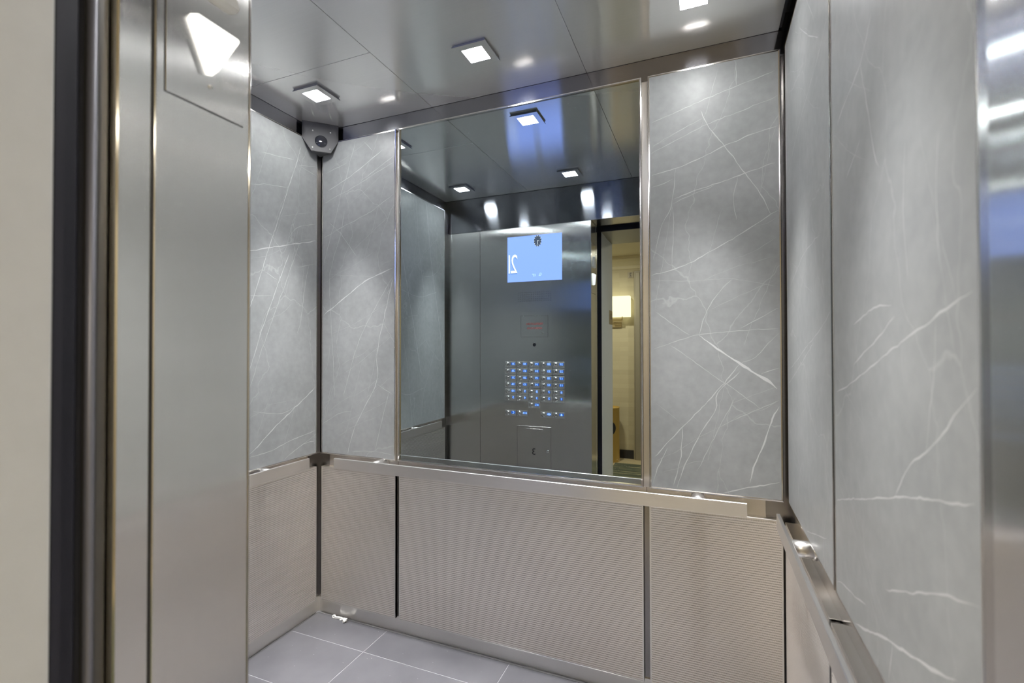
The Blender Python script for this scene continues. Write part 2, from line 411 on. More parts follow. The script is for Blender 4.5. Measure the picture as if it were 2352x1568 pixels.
# ------------------------------------------------------------------ wall backings
wb = struct(MB('z').box(XL-0.05, XR+0.05, YB+BACK, YB+BACK+0.03, -0.05, 2.47).build('wall_back', 'reveal_dark'))
wl = struct(MB('z').box(XL-0.05, XL-BACK, 0.40, YB+BACK, -0.05, 2.47).build('wall_left', 'reveal_dark'))
wr = struct(MB('z').box(XR+BACK, XR+0.05, 0.44, YB+BACK, -0.05, 2.47).build('wall_right', 'reveal_dark'))
struct(MB().box(XL-0.05, XR+0.05, 0.30, YB+0.05, 2.47, 2.50).build('car_roof_slab', 'dark'))  # unseen roof slab added to stop light leaking in around the ceiling

# frieze, reveal and base strips of each wall
def strip(name, T, a, parent=None): return MB(T).box(*a, bev=0.0008).build(name, {'frieze': 'frieze_steel', 'reveal_plate': 'reveal'}.get(name, 'base_steel'), parent)
strip('frieze', 'z', (XL-BACK, XR+BACK, YB+0.016, YB+BACK, UZ1-0.012, 2.468), wb)
strip('frieze', 'z', (XL-BACK, XL-0.017, YF+0.002, YB+0.016, UZ1-0.012, 2.468), wl)
strip('frieze', 'z', (XR+0.017, XR+BACK, YF+0.002, YB+0.016, UZ1-0.012, 2.468), wr)
for a in ((XL+0.055, -1.3264), (-1.3250, -0.2090), (-0.2076, 0.190)):
    strip('reveal_plate', 'z', (a[0], a[1], YB+0.013, YB+BACK, LZ1-0.004, UZ0+0.004), wb)
strip('reveal_plate', 'z', (XL-BACK, XL-0.013, 0.64, 1.785, LZ1-0.004, UZ0+0.004), wl)
strip('reveal_plate', 'z', (XR+0.013, XR+BACK, 0.64, 1.80, LZ1-0.004, UZ0+0.004), wr)
struct(strip('baseboard_back', 'z', (XL-0.018, XR+0.018, YB+0.014, YB+BACK, 0, LZ0+0.006)))
struct(strip('baseboard_left', 'z', (XL-BACK, XL-0.014, YF, YB+0.014, 0, LZ0+0.006)))
struct(strip('baseboard_right', 'z', (XR+0.014, XR+BACK, YF, YB+0.014, 0, LZ0+0.006)))

# bright strips standing in the upright joints between the stone panels
def joint(wall, a): MB('z').box(*a, bev=0.0008).build('joint_strip', 'satin', wall)
joint(wr, (XR+0.010, XR+BACK, 1.2092, 1.2208, UZ0, UZ1-0.013)); joint(wl, (XL-BACK, XL-0.010, 1.2092, 1.2208, UZ0, UZ1-0.013))
joint(wb, (-1.3345, -1.3180, YB+0.010, YB+BACK, UZ0, UZ1-0.013)); joint(wb, (-0.2192, -0.1968, YB+0.010, YB+BACK, UZ0, UZ1-0.013))
joint(wl, (XL-BACK+0.001, XL-0.006, YB-0.012, YB+0.012, UZ0, UZ1-0.013))

# ------------------------------------------------------------------ stone panels
VE={
 'back_right':[(1,[(-188,2156),(-64,2193),(111,2238),(236,2270)]),(1,[(-188,2066),(-94,2108),(-6,2145)]),(1,[(-188,2040),(-84,2084),(10,2119),(119,2148),(241,2180)]),(2,[(-183,1958),(-65,1984),(67,2030),(165,2061),(240,2078)]),(2,[(-106,1861),(-6,1891),(127,1924),(242,1955)]),(1,[(-106,1846),(33,1897)]),(2,[(-12,2173),(13,2112),(67,2030),(132,1923),(181,1842),(212,1773)]),(2,[(243,1785),(212,1773),(116,1711),(31,1667),(-67,1616),(-185,1585)]),(1,[(-180,1645),(-148,1768),(-114,1840),(-97,1976)]),(1,[(-114,1840),(-106,1775),(-112,1603)]),(1,[(104,2322),(107,2238)]),(1,[(108,1918),(94,1847),(103,1764)]),(0,[(-185,1564),(-28,1557),(88,1557),(241,1521)]),(1,[(88,1557),(50,1520),(6,1448),(-21,1360)]),(1,[(-176,1310),(-88,1344),(-21,1360),(86,1372),(240,1380)]),(4,[(-21,1360),(39,1312),(113,1259),(159,1226),(203,1197),(242,1159)]),(2,[(113,1259),(76,1210),(18,1135),(-80,1025),(-178,911)]),(2,[(113,1231),(38,1152),(33,1094),(-11,1019),(-61,921),(-91,834),(-102,795)]),(3,[(241,1134),(211,1073),(179,971),(152,899),(140,842)]),(3,[(26,794),(120,825),(192,845),(239,858)]),(2,[(-80,1025),(-86,919),(-112,810)]),(2,[(-131,947),(-168,869),(-189,791)]),(0,[(-177,1112),(-80,1036)]),(1,[(-175,1449),(-53,1360)]),(1,[(-119,1323),(-10,1244),(104,1159),(176,1106)]),(1,[(238,1139),(112,1073),(46,1033)]),(2,[(239,1248),(177,1224)]),(1,[(240,1456),(114,1384)]),(1,[(240,1372),(159,1282),(113,1259)]),(1,[(94,1138),(27,991),(-32,871)]),(1,[(-184,1914),(-106,1936)])],
 'back_left':[(2,[(-1736,2098),(-1637,2134),(-1541,2181),(-1405,2252)]),(1,[(-1763,2038),(-1617,2083),(-1503,2125),(-1345,2183)]),(1,[(-1534,2124),(-1345,2212)]),(1,[(-1566,2329),(-1617,2171),(-1656,2072),(-1709,1900),(-1782,1685)]),(1,[(-1636,1987),(-1656,1885),(-1715,1723),(-1728,1618),(-1714,1388),(-1700,1211),(-1693,1076)]),(3,[(-1785,1465),(-1668,1538),(-1514,1633),(-1428,1664),(-1349,1689)]),(1,[(-1781,1860),(-1656,1906),(-1502,1957),(-1345,2034)]),(1,[(-1729,1939),(-1656,1875),(-1559,1753)]),(1,[(-1349,1649),(-1452,1505),(-1526,1386),(-1589,1233),(-1640,1078)]),(2,[(-1349,1639),(-1403,1444),(-1439,1285),(-1439,1155),(-1525,1011),(-1576,917),(-1614,802)]),(1,[(-1439,1145),(-1349,1098)]),(1,[(-1373,1108),(-1451,826)]),(1,[(-1588,815),(-1488,825),(-1402,825),(-1349,820)]),(0,[(-1666,943),(-1550,990),(-1349,1079)]),(0,[(-1780,1167),(-1740,1231),(-1720,1346)]),(0,[(-1785,1685),(-1629,1670),(-1452,1655)]),(1,[(-1784,2178),(-1618,2223)]),(1,[(-1522,2311),(-1466,2256)]),(0,[(-1773,1031),(-1693,1074)]),(1,[(-1782,930),(-1660,994),(-1588,1008)])],
 'left':[(2,[(1723,2281),(1655,2072),(1574,1846),(1493,1608),(1443,1459)]),(0,[(1555,2258),(1502,2097),(1450,1944)]),(3,[(1442,1727),(1578,1771),(1687,1807),(1770,1829),(1825,1853)]),(1,[(1825,1735),(1694,1696)]),(2,[(1656,1762),(1581,1572),(1516,1408),(1444,1209)]),(1,[(1718,1819),(1651,1648),(1581,1486),(1506,1297),(1445,1129)]),(1,[(1824,1935),(1712,1893),(1650,1824)]),(1,[(1710,2185),(1823,2218)]),(1,[(1710,2185),(1823,2172)]),(1,[(1440,2009),(1545,2042),(1649,2060)]),(1,[(1501,2171),(1685,2203)]),(3,[(1818,1122),(1715,1050),(1584,965),(1476,882),(1446,866)]),(2,[(1819,908),(1666,884),(1551,858),(1446,853)]),(2,[(1819,856),(1755,858),(1655,818)]),(1,[(1777,1727),(1745,1590),(1726,1446),(1707,1385)]),(0,[(1539,1065),(1715,1075)]),(1,[(1470,1046),(1618,1017),(1715,1050)]),(1,[(1520,1653),(1592,1621)]),(1,[(1442,1539),(1559,1549)]),(0,[(1572,1146),(1528,1038),(1486,935)]),(1,[(1819,887),(1716,845),(1631,804)])],
 'right_far':[(1,[(1241,2053),(1331,2019),(1594,1959),(1788,1881)]),(2,[(1561,2229),(1469,2154),(1329,2061)]),(1,[(1465,2244),(1401,2167),(1362,2108)]),(1,[(1335,1587),(1539,1574),(1764,1511)]),(1,[(1231,1397),(1379,1350),(1778,1246)]),(1,[(1416,1329),(1573,1272),(1807,1197)]),(1,[(1580,989),(1630,933),(1658,863),(1672,811)]),(3,[(1527,812),(1428,838),(1288,879)]),(0,[(1546,2113),(1581,1942),(1577,1751)]),(0,[(1397,1533),(1427,1314),(1460,1084)]),(0,[(1314,1212),(1350,998)])],
 'right_near':[(3,[(941,1864),(1001,1816),(1094,1796),(1164,1777)]),(2,[(1001,1816),(960,1708),(932,1629),(910,1598)]),(2,[(1005,1683),(1099,1646)]),(3,[(1185,1223),(1063,1254),(831,1322),(706,1357),(614,1383)]),(2,[(1062,1283),(936,1329),(852,1362)]),(2,[(1059,1358),(956,1380),(864,1381)]),(3,[(855,1100),(804,1154),(713,1209),(666,1249),(616,1282)]),(3,[(1194,994),(1071,1031),(855,1098),(724,1133),(615,1162)]),(1,[(718,1351),(723,1293),(740,1232),(750,1183)]),(3,[(1204,816),(1159,835),(1081,850),(1000,871)]),(4,[(1083,798),(978,836),(888,874),(832,891),(776,911),(743,922),(676,947)]),(2,[(901,944),(818,979),(711,1028),(671,1041),(618,1059)]),(2,[(875,877),(890,808)]),(1,[(705,1572),(713,1497),(706,1418)]),(1,[(803,1601),(813,1509),(801,1410)]),(1,[(828,1322),(820,1267)])],
}

VE['left_near'] = [(2, [(1215,2180),(1120,1800),(1010,1420),(930,1130)]), (1, [(1180,1500),(1090,1180),(1040,800)]), (1, [(1215,1700),(960,1660),(720,1720)]), (2, [(870,2330),(800,1900),(700,1500),(640,1200)]), (1, [(1000,2330),(960,2000),(900,1700)]), (1, [(760,1300),(900,1000),(940,800)]), (1, [(640,2000),(740,1850),(900,1800)]), (1, [(1215,1050),(1080,1010),(900,1040)]), (1, [(680,1000),(640,900)])]
HALF = (0.0005, 0.0009, 0.0012, 0.0019, 0.0028)
def plane(side):
    if side == 'back': return (lambda u, z, d: (u, YB - d, z)), (0, -1, 0)
    if side == 'left': return (lambda u, z, d: (XL + d, u, z)), (1, 0, 0)
    return (lambda u, z, d: (XR - d, u, z)), (-1, 0, 0)
def slab(mb, side, u0, u1, z0, z1, d0, d1, bev=0.0, mi=0):
    P, n = plane(side); a, b = P(u0, z0, d0), P(u1, z1, d1)
    lo = [min(a[i], b[i]) for i in range(3)]; hi = [max(a[i], b[i]) for i in range(3)]
    mb.box(lo[0], hi[0], lo[1], hi[1], lo[2], hi[2], bev, mi)
def frame_trim(side, u0, u1, z0, z1, wd, d0, d1, parent, name='edge_trim', m='trim'):
    """four mitred bars with a chamfered inner edge"""
    mb = MB('z'); P, n = plane(side)
    O = [(u0, z0), (u1, z0), (u1, z1), (u0, z1)]; I = [(u0+wd, z0+wd), (u1-wd, z0+wd), (u1-wd, z1-wd), (u0+wd, z1-wd)]
    Mi = [(u0+wd*0.45, z0+wd*0.45), (u1-wd*0.45, z0+wd*0.45), (u1-wd*0.45, z1-wd*0.45), (u0+wd*0.45, z1-wd*0.45)]
    for i in range(4):
        j = (i+1) % 4
        sec = [(O[i], O[j], d0), (O[i], O[j], d1-0.0012), (Mi[i], Mi[j], d1), (I[i], I[j], d1-0.0005), (I[i], I[j], d0)]
        A = [mb.bm.verts.new(P(s[0][0], s[0][1], s[2])) for s in sec]; B = [mb.bm.verts.new(P(s[1][0], s[1][1], s[2])) for s in sec]
        fs = [mb.bm.faces.new((A[k], B[k], B[(k+1) % 5], A[(k+1) % 5])) for k in range(5)] + [mb.bm.faces.new(A[::-1]), mb.bm.faces.new(B)]
        bmesh.ops.recalc_face_normals(mb.bm, faces=fs)
    return mb.build(name, m, parent)
def vein_lines(mb, side, u0, u1, z0, z1, lines):
    P, n = plane(side); r = random.Random(len(lines))
    for kk, (wt, pl) in enumerate(lines):
        if side == 'right' and wt > 2: wt -= 1
        pts = []; E = [pl[0]] + list(pl) + [pl[-1]]
        for q in range(1, len(E)-2):                                  # smooth curve through the points
            p0, p1, p2, p3 = E[q-1], E[q], E[q+1], E[q+2]
            k = max(2, int(math.hypot(p2[0]-p1[0], p2[1]-p1[1]) / 12))
            for i in range(k):
                t = i / k
                pts.append(tuple(0.5*((2*p1[m]) + (p2[m]-p0[m])*t + (2*p0[m]-5*p1[m]+4*p2[m]-p3[m])*t*t + (3*p1[m]-p0[m]-3*p2[m]+p3[m])*t**3) for m in (0, 1)))
        pts.append(pl[-1]); jit = []; dx = dy = 0.0
        for p in pts:
            dx = 0.7*dx + r.gauss(0, 0.8); dy = 0.7*dy + r.gauss(0, 0.8); jit.append((p[0]+dx+r.uniform(-0.7, 0.7), p[1]+dy+r.uniform(-0.7, 0.7)))
        run = []
        def flush(run):
            if len(run) < 2: return
            m_ = len(run); W = []
            for i in range(m_):
                tpr = min(1.0, min(i, m_-1-i) / 3.0 + 0.15)
                grow = 0.55 + 1.25 * (i / m_) if wt == 4 else 1.0
                W.append(HALF[wt] * tpr * grow * (1.0 + 0.35*math.sin(i*0.9 + kk) + r.uniform(-0.15, 0.15)))
            mb.ribbon(run, W, n, 1 + wt)
        for a, b in jit:
            if u0 + 0.002 < a/1000 < u1 - 0.002 and z0 + 0.002 < b/1000 < z1 - 0.002: run.append(P(a/1000, b/1000, 0.00003 + 0.0000015*kk))
            else: flush(run); run = []
        flush(run)
def stone_panel(side, u0, u1, veins, wall, label):
    rr = random.Random(int(u0*1000) + len(veins)); veins = list(veins)
    for k in range(16):                                               # hairlines in the two main directions of the stone
        a = R(rr.choice((24, 28, 31, 72, 77)) + rr.uniform(-6, 6)); L = rr.uniform(90, 420)
        x, z = rr.uniform(u0, u1)*1000, rr.uniform(UZ0, UZ1)*1000; dx, dz = math.cos(a)*L, math.sin(a)*L
        veins.append((0, [(x, z), (x+dx*0.3, z+dz*0.3+rr.uniform(-12, 12)), (x+dx*0.65, z+dz*0.65+rr.uniform(-12, 12)), (x+dx, z+dz)]))
    mb = MB('z'); slab(mb, side, u0+0.004, u1-0.004, UZ0+0.004, UZ1-0.004, -BACK+0.002, 0)
    vein_lines(mb, side, u0+0.006, u1-0.006, UZ0+0.006, UZ1-0.006, veins)
    o = mb.build('stone_panel', ['stone'] + ['vein%d' % i for i in range(5)], wall); o['label'] = label
    frame_trim(side, u0, u1, UZ0, UZ1, 0.0065, -BACK+0.003, 0.0012, o)
stone_panel('back', -1.776, -1.3349, VE['back_left'], wb, 'pale veined grey stone panel left of the mirror')
stone_panel('back', -0.1964, 0.2427, VE['back_right'], wb, 'pale veined grey stone panel right of the mirror')
stone_panel('left', 1.2210, 1.8288, VE['left'], wl, 'veined grey stone panel beside the corner camera')
stone_panel('left', 0.6140, 1.2090, VE['left_near'], wl, 'veined grey stone panel beside the car front, seen in the mirror')
stone_panel('right', 1.2210, 1.8330, VE['right_far'], wr, 'narrow looking veined stone panel in the back right corner')
stone_panel('right', 0.6140, 1.2090, VE['right_near'], wr, 'broad veined stone panel nearest the doorway on the right')

# ------------------------------------------------------------------ ribbed lower panels
PITCH = 0.0083
def ribbed_panel(side, u0, u1, wall, label, off=0.0):
    P, n = plane(side); mb = MB('x' if side == 'back' else 'y')
    slab(mb, side, u0, u1, LZ0, LZ1, -BACK+0.002, off-0.0030)
    prof = ((0.0, -0.0024), (0.0008, -0.0020), (0.0013, -0.0004), (0.0032, 0.0), (0.0058, 0.0), (0.0070, -0.0004), (0.0075, -0.0020))
    zs = []; z = LZ0 + 0.004
    while z < LZ1 - 0.0068 - PITCH:
        zs += [(z + a, b) for a, b in prof]; z += PITCH
    zs.append((z, -0.0024))
    a0, a1 = u0 + 0.005, u1 - 0.005
    L = [mb.bm.verts.new(P(a0, zz, off + d)) for zz, d in zs]; Q = [mb.bm.verts.new(P(a1, zz, off + d)) for zz, d in zs]
    for i in range(len(zs)-1):
        f = mb.bm.faces.new((L[i], Q[i], Q[i+1], L[i+1])); f.smooth = False; f.material_index = 1 if (zs[i][1] < -0.001 and zs[i+1][1] < -0.001) else 0
        f.normal_update()
        if f.normal.dot(Vector(n)) < 0: f.normal_flip()
    o = mb.build('ribbed_panel', ['ribbed', 'groove'], wall); o['label'] = label
    e = MB('z'); slab(e, side, u0, u0+0.0055, LZ0, LZ1-0.006, -BACK+0.003, off+0.0004, 0.0006); slab(e, side, u1-0.0055, u1, LZ0, LZ1-0.006, -BACK+0.003, off+0.0004, 0.0006)
    slab(e, side, u0+0.0055, u1-0.0055, LZ0-0.001, LZ0+0.0035, -BACK+0.003, off+0.0004, 0.0006)
    slab(e, side, u0, u1, LZ1-0.0058, LZ1+0.0002, -BACK+0.0035, off+0.0006, 0.0008)          # folded top lip
    e.build('edge_flange', 'base_steel', o)
ribbed_panel('back', -1.776, -1.3349, wb, 'woven ribbed steel panel in the back left corner')
ribbed_panel('back', -1.3150, -0.2198, wb, 'wide woven ribbed steel panel under the mirror')
ribbed_panel('back', -0.1975, 0.2400, wb, 'woven ribbed steel panel in the back right corner')
ribbed_panel('left', 1.2210, 1.8288, wl, 'woven ribbed steel panel below the left handrail')
ribbed_panel('left', 0.6140, 1.2090, wl, 'woven ribbed steel panel nearest the car front on the left')
ribbed_panel('right', 1.2230, 1.8330, wr, 'woven ribbed steel panel below the right handrail, far end', 0.010)
ribbed_panel('right', 0.6140, 1.2070, wr, 'woven ribbed steel panel below the right handrail, near end', 0.010)

# ------------------------------------------------------------------ ceiling
ce = struct(MB().box(XL-0.01, XR-0.006, YF+0.012, YB+0.006, ZC+0.0035, ZC+0.022).build('ceiling', 'dark'))
cx = (XL-0.0160, -1.1449, -0.4323, 0.2412)
def cpanel(x0, x1, y0, y1): MB('y').box(x0+0.0009, x1-0.0009, y0+0.0009, y1-0.0009, ZC, ZC+0.004, bev=0.0006).build('ceiling_panel', 'ceiling_steel', ce)
CY0, CY1 = YF+0.004, YB+0.0150
cpanel(cx[0], cx[1], CY0, 1.425); cpanel(cx[0], cx[1], 1.425, CY1); cpanel(cx[1], cx[2], CY0, CY1); cpanel(cx[2], cx[3], CY0, CY1)

def ceiling_light(x, y, label):
    t = thing('ceiling_light', (x, y, ZC), label, 'ceiling light', 'square downlights in the car ceiling')
    S1, S0, h = 0.0670, 0.0400, 0.010
    f = MB('y')
    z1, z0 = ZC - 0.0002, ZC - h
    for a in ((-S1, S1, -S1, -S0), (-S1, S1, S0, S1), (-S1, -S0, -S0, S0), (S0, S1, -S0, S0)):
        f.box(x+a[0], x+a[1], y+a[2], y+a[3], z0, z0+0.004, mi=0)
    for fc in f.bm.faces: fc.material_index = 0 if fc.calc_center_median().z < z0+0.001 else 1
    f.box(x-S1+0.003, x+S1-0.003, y-S1+0.003, y+S1-0.003, z0+0.0055, z1, mi=1)
    f.box(x-S1+0.010, x+S1-0.010, y-S1+0.010, y+S1-0.010, z0+0.0040, z0+0.0056, mi=1)
    f.build('housing', ['ceiling_steel', 'housing_side'], t)
    MB().box(x-S0, x+S0, y-S0, y+S0, z0+0.0012, z0+0.0052).build('diffuser', 'diffuser', t)
    l = bpy.data.lights.new('downlight_lamp', 'AREA'); l.shape = 'SQUARE'; l.size = 2*S0 - 0.004; l.energy = LAMP_WATTS; l.color = (1.0, 0.995, 0.985); l.spread = R(46)
    lo = bpy.data.objects.new('downlight_lamp', l); COL.objects.link(lo); lo.location = (x, y, z0 - 0.0006)
LX, LY = (-1.545, -0.780, -0.028), (1.572, 0.808)
for (i, j), lab in {(0,0): 'lit square ceiling light nearest the corner camera', (1,0): 'lit square ceiling light in front of the mirror, middle of the back row', (2,0): 'lit square ceiling light above the right stone panel, cut by the top of the picture', (0,1): 'lit square ceiling light seen in the mirror above the blank steel front', (1,1): 'lit square ceiling light seen in the mirror above the blue screen', (2,1): 'square ceiling light of the front row over the doorway, out of view'}.items():
    ceiling_light(LX[i], LY[j], lab)

# ------------------------------------------------------------------ mirror
mr = thing('wall_mirror', (-0.769, YB, UZ0), 'large grey tinted mirror in a slim bright frame on the back wall', 'mirror')
MB().box(-1.3178+0.005, -0.2196-0.005, YB+0.004, YB+0.016, UZ0+0.005, UZ1-0.005).build('glass', 'mirror', mr)
frame_trim('back', -1.3178, -0.2196, UZ0, UZ1, 0.0075, -BACK+0.003, 0.0022, mr, 'frame')

# ------------------------------------------------------------------ handrails
def rail(side, u0, u1, face, posts, label, loc, start=BACK-0.013):
    P, n = plane(side); t = thing('handrail', loc, label, 'handrail', 'flat steel handrails of the car')
    b = MB('z'); slab(b, side, u0, u1, 0.7507, 0.7989, face-0.010, face, 0.0012); b.build('bar', 'rail_steel', t)
    for u in posts:
        s = MB('z'); a, c = P(u, 0.7745, -0.013), P(u, 0.7745, face-0.010)
        s.cyl(a, c, 0.0215, 32); s.cyl(P(u, 0.7745, -0.0125), P(u, 0.7745, -0.006), 0.0250, 32)
        s.build('standoff', 'satin', t)
rail('back', -1.6184, 0.1247, YB-1.7583, (-1.405, -0.028), 'long flat steel handrail below the mirror', (-0.75, YB, 0.7745))
rail('left', 0.770, 1.7163, -1.7225-XL, (1.04, 1.51), 'flat steel handrail on the wall under the corner camera', (XL, 1.24, 0.7745))
rail('right', 0.740, 1.690, XR-0.2015, (0.80, 1.485), 'flat steel handrail along the wall at the bottom right', (XR, 1.22, 0.7745))

# ------------------------------------------------------------------ corner camera
sc = thing('security_camera', (XL+0.04, YB-0.04, ZC), 'grey faceted corner camera housing with a dark round window', 'camera')
e = 0.0004
A = (XL+e, 1.7279, 2.3290); B = (-1.7603, 1.7572, 2.2695); Cc = (-1.6974, 1.8201, 2.2700); D_ = (-1.6729, YB-e, 2.3305)
E_ = (-1.7026, 1.8149, 2.4085); F_ = (-1.7501, 1.7674, 2.4085)
At = (XL+e, 1.7279, 2.4085); Dt = (-1.6729, YB-e, 2.4085); K = (XL+e, YB-e, 2.2740); Kt = (XL+e, YB-e, 2.4085)
fn = Vector((1, -1, 0)).normalized()                    # the face stands upright across the corner
hb = MB()
vv = {k: hb.bm.verts.new(p) for k, p in dict(A=A, B=B, C=Cc, D=D_, E=E_, F=F_, At=At, Dt=Dt, K=K, Kt=Kt).items()}
for q in ('ABCDEF', 'AFA2', 'DDtE', 'BKC', 'AAtKtKB', 'DCKKtDt', 'FEDtKtAt'):
    keys = {'ABCDEF': 'A B C D E F', 'AFA2': 'A F At', 'DDtE': 'D Dt E', 'BKC': 'B K C', 'AAtKtKB': 'A At Kt K B', 'DCKKtDt': 'D C K Kt Dt', 'FEDtKtAt': 'F E Dt Kt At'}[q].split()
    hb.bm.faces.new([vv[k] for k in keys])
bmesh.ops.recalc_face_normals(hb.bm, faces=hb.bm.faces)
hb.build('housing', 'camera_grey', sc)
fp = [Vector(p) for p in (A, B, Cc, D_, E_, F_)]; cen = sum(fp, Vector()) / 6
fp = [cen + (p - cen)*0.985 for p in fp]
MB().prism([p - fn*0.0010 for p in fp], fn*0.0026).build('face_plate', 'camera_face', sc)
c0 = Vector((-1.7290, 1.7885, 2.3215)) + fn*0.0016
MB().lathe(c0, fn, ((0.0305, 0.0), (0.0305, 0.0010), (0.0292, 0.0014), (0.0286, 0.0004))).build('window_ring', 'camera_grey', sc)
MB().lathe(c0, fn, ((0.0290, 0.0003), (0.022, 0.0040), (0.012, 0.0064), (0.0, 0.0072))).build('dome_window', 'lens', sc)
for p in ((-1.7556, 1.7619, 2.3682), (-1.6990, 1.8185, 2.3703), (-1.7565, 1.7610, 2.2869), (-1.7005, 1.8170, 2.2890)):
    MB().lathe(Vector(p) + fn*0.0016, fn, ((0.0036, 0), (0.0032, 0.0014), (0.0, 0.0024)), 12).build('screw', 'screw_bright', sc)

# ------------------------------------------------------------------ car front wall with the doorway
HZ = 2.164
wf = struct(MB('x').box(XL-0.02, -1.5225, 0.44, YF, 0, HZ-0.001, bev=0.001).build('wall_front', 'panel_steel'), 'blank brushed steel front return beside the button panel')
MB('z').box(XL-0.02, XR+0.02, 0.375, YF, HZ, 2.468, bev=0.001).build('header', 'frieze_steel', wf)['label'] = 'brushed steel transom above the doorway'
MB('y').box(JR, XR+0.02, 0.42, YF, 0, HZ-0.0005, bev=0.003, seg=3).build('jamb', 'jamb_steel', wf)['label'] = 'brushed steel jamb on the right of the doorway'
MB('y').box(JR, XR+0.02, 0.375, 0.4165, 0, HZ-0.0005, bev=0.002).build('jamb_strip', 'jamb_steel', wf)
MB('y').box(-1.5205, JX, 0.42, YF-0.003, 0, HZ-0.001, bev=0.0025, seg=3).build('jamb', 'jamb_steel', wf)['label'] = 'brushed steel jamb on the left of the doorway'
MB('y').box(JX-0.10, JX, 0.375, 0.4165, 0, HZ-0.0005, bev=0.002).build('jamb_strip', 'jamb_steel', wf)
MB().box(JX-0.10, JX-0.004, 0.4165, 0.42, 0, HZ-0.001).build('jamb_gap', 'dark', wf)
MB('z').box(XR-0.003, XR+0.018, YF+0.001, 0.6135, 0, UZ1-0.01, bev=0.004, seg=3).build('corner_stile', 'polished', wf)

# ------------------------------------------------------------------ button panel (faces +y into the car)
FY = YF
cp = thing('control_panel', (-1.11, FY, 0), 'tall brushed steel button panel with a blue screen, seen in the mirror', 'control panel')
MB('x').box(-1.5205, JX+0.0005, FY-0.003, FY+0.0005, 0.0, HZ-0.001, bev=0.0008).build('face_plate', 'panel_steel', cp)
y0 = FY + 0.0005
RIGHT, UP = (-1, 0, 0), (0, 0, 1)
scr = MB().box(-1.3045, -0.9025, y0-0.001, y0+0.0008, 1.7780, 2.0985).build('screen', 'screen', cp)
ys = y0 + 0.0010
g = MB(); put_text(g, '2', 0.192, (-1.2535, ys+0.0003, 1.8985), RIGHT, UP, 0, 0.62); put_text(g, '1', 0.192, (-1.2900, ys+0.0003, 1.8985), RIGHT, UP, 0, 0.55)
put_text(g, '2', 0.192, (-1.2555, ys, 1.8935), RIGHT, UP, 1, 0.62); put_text(g, '1', 0.192, (-1.2915, ys, 1.8935), RIGHT, UP, 1, 0.55)
g.build('floor_readout', ['screen_white', 'screen_shadow'], scr)
ck = MB(); cc = Vector((-1.0770, ys, 2.0565)); rx, rz = 0.0275, 0.0395
N = 48; ck.face([cc + Vector((rx*math.cos(2*math.pi*i/N), 0, rz*math.sin(2*math.pi*i/N))) for i in range(N)][::-1], 0)
def bar2(mb, p, q, wd, mi, y):
    p, q = Vector(p), Vector(q); t = (q-p).normalized(); s = Vector((t.z, 0, -t.x)) * wd
    f = mb.face([p+s, q+s, q-s, p-s], mi); f.normal_update()
    for v in f.verts: v.co.y = y
    if f.normal.y < 0: f.normal_flip()
for k in range(12):
    a = 2*math.pi*k/12; d = Vector((math.sin(a)*rx, 0, math.cos(a)*rz)); bar2(ck, cc + d*0.80, cc + d*1.0, 0.0016, 1, ys+0.0002)
bar2(ck, cc + Vector((-0.001, 0, 0.004)), cc + Vector((0.001, 0, -0.027)), 0.0013, 1, ys+0.0003)
bar2(ck, cc + Vector((-0.003, 0, 0.003)), cc + Vector((0.0125, 0, -0.002)), 0.0013, 1, ys+0.0004)
ck.build('clock_face', ['screen_grey', 'screen_white'], scr)
wi = MB(); put_text(wi, '12\u00b0', 0.024, (-1.1045, ys, 1.8190), RIGHT, UP, 0, 0.8, bold=0.0003); wi.build('temperature', 'screen_pale', scr); wi = MB()
sc0 = Vector((-1.0560, ys, 1.8240))
def ring2(mb, c, r, wd, mi, y, a0=0, a1=360, n=24):
    for i in range(n):
        p, q = R(a0+(a1-a0)*i/n), R(a0+(a1-a0)*(i+1)/n)
        f = mb.face([(c[0]+math.cos(t)*rr, y, c[2]+math.sin(t)*rr) for t, rr in ((p, r), (q, r), (q, r-wd), (p, r-wd))], mi); f.normal_update()
        if f.normal.y < 0: f.normal_flip()
ring2(wi, sc0, 0.0068, 0.0015, 0, ys)
for k in range(8):
    a = R(45*k); d = Vector((math.cos(a), 0, math.sin(a))); bar2(wi, sc0 + d*0.0082, sc0 + d*0.0110, 0.0007, 0, ys)
ring2(wi, (-1.0630, 0, 1.8140), 0.0052, 0.0014, 0, ys+0.0001, -10, 190); bar2(wi, (-1.0575, ys, 1.8135), (-1.0690, ys, 1.8135), 0.0008, 0, ys+0.0001)
wi.build('weather_mark', 'screen_pale', scr)
# loudspeaker perforations
sp = MB()
for i in range(18):
    for j in range(5):
        x = -1.2191 + (1.2191-0.9833)*i/17; z = 1.6405 + (1.7004-1.6405)*j/4
        sp.cyl((x, y0-0.0002, z), (x, y0+0.0002, z), 0.0020, 8)
tag(sp.build('speaker_grille', 'dark', cp), kind='stuff')
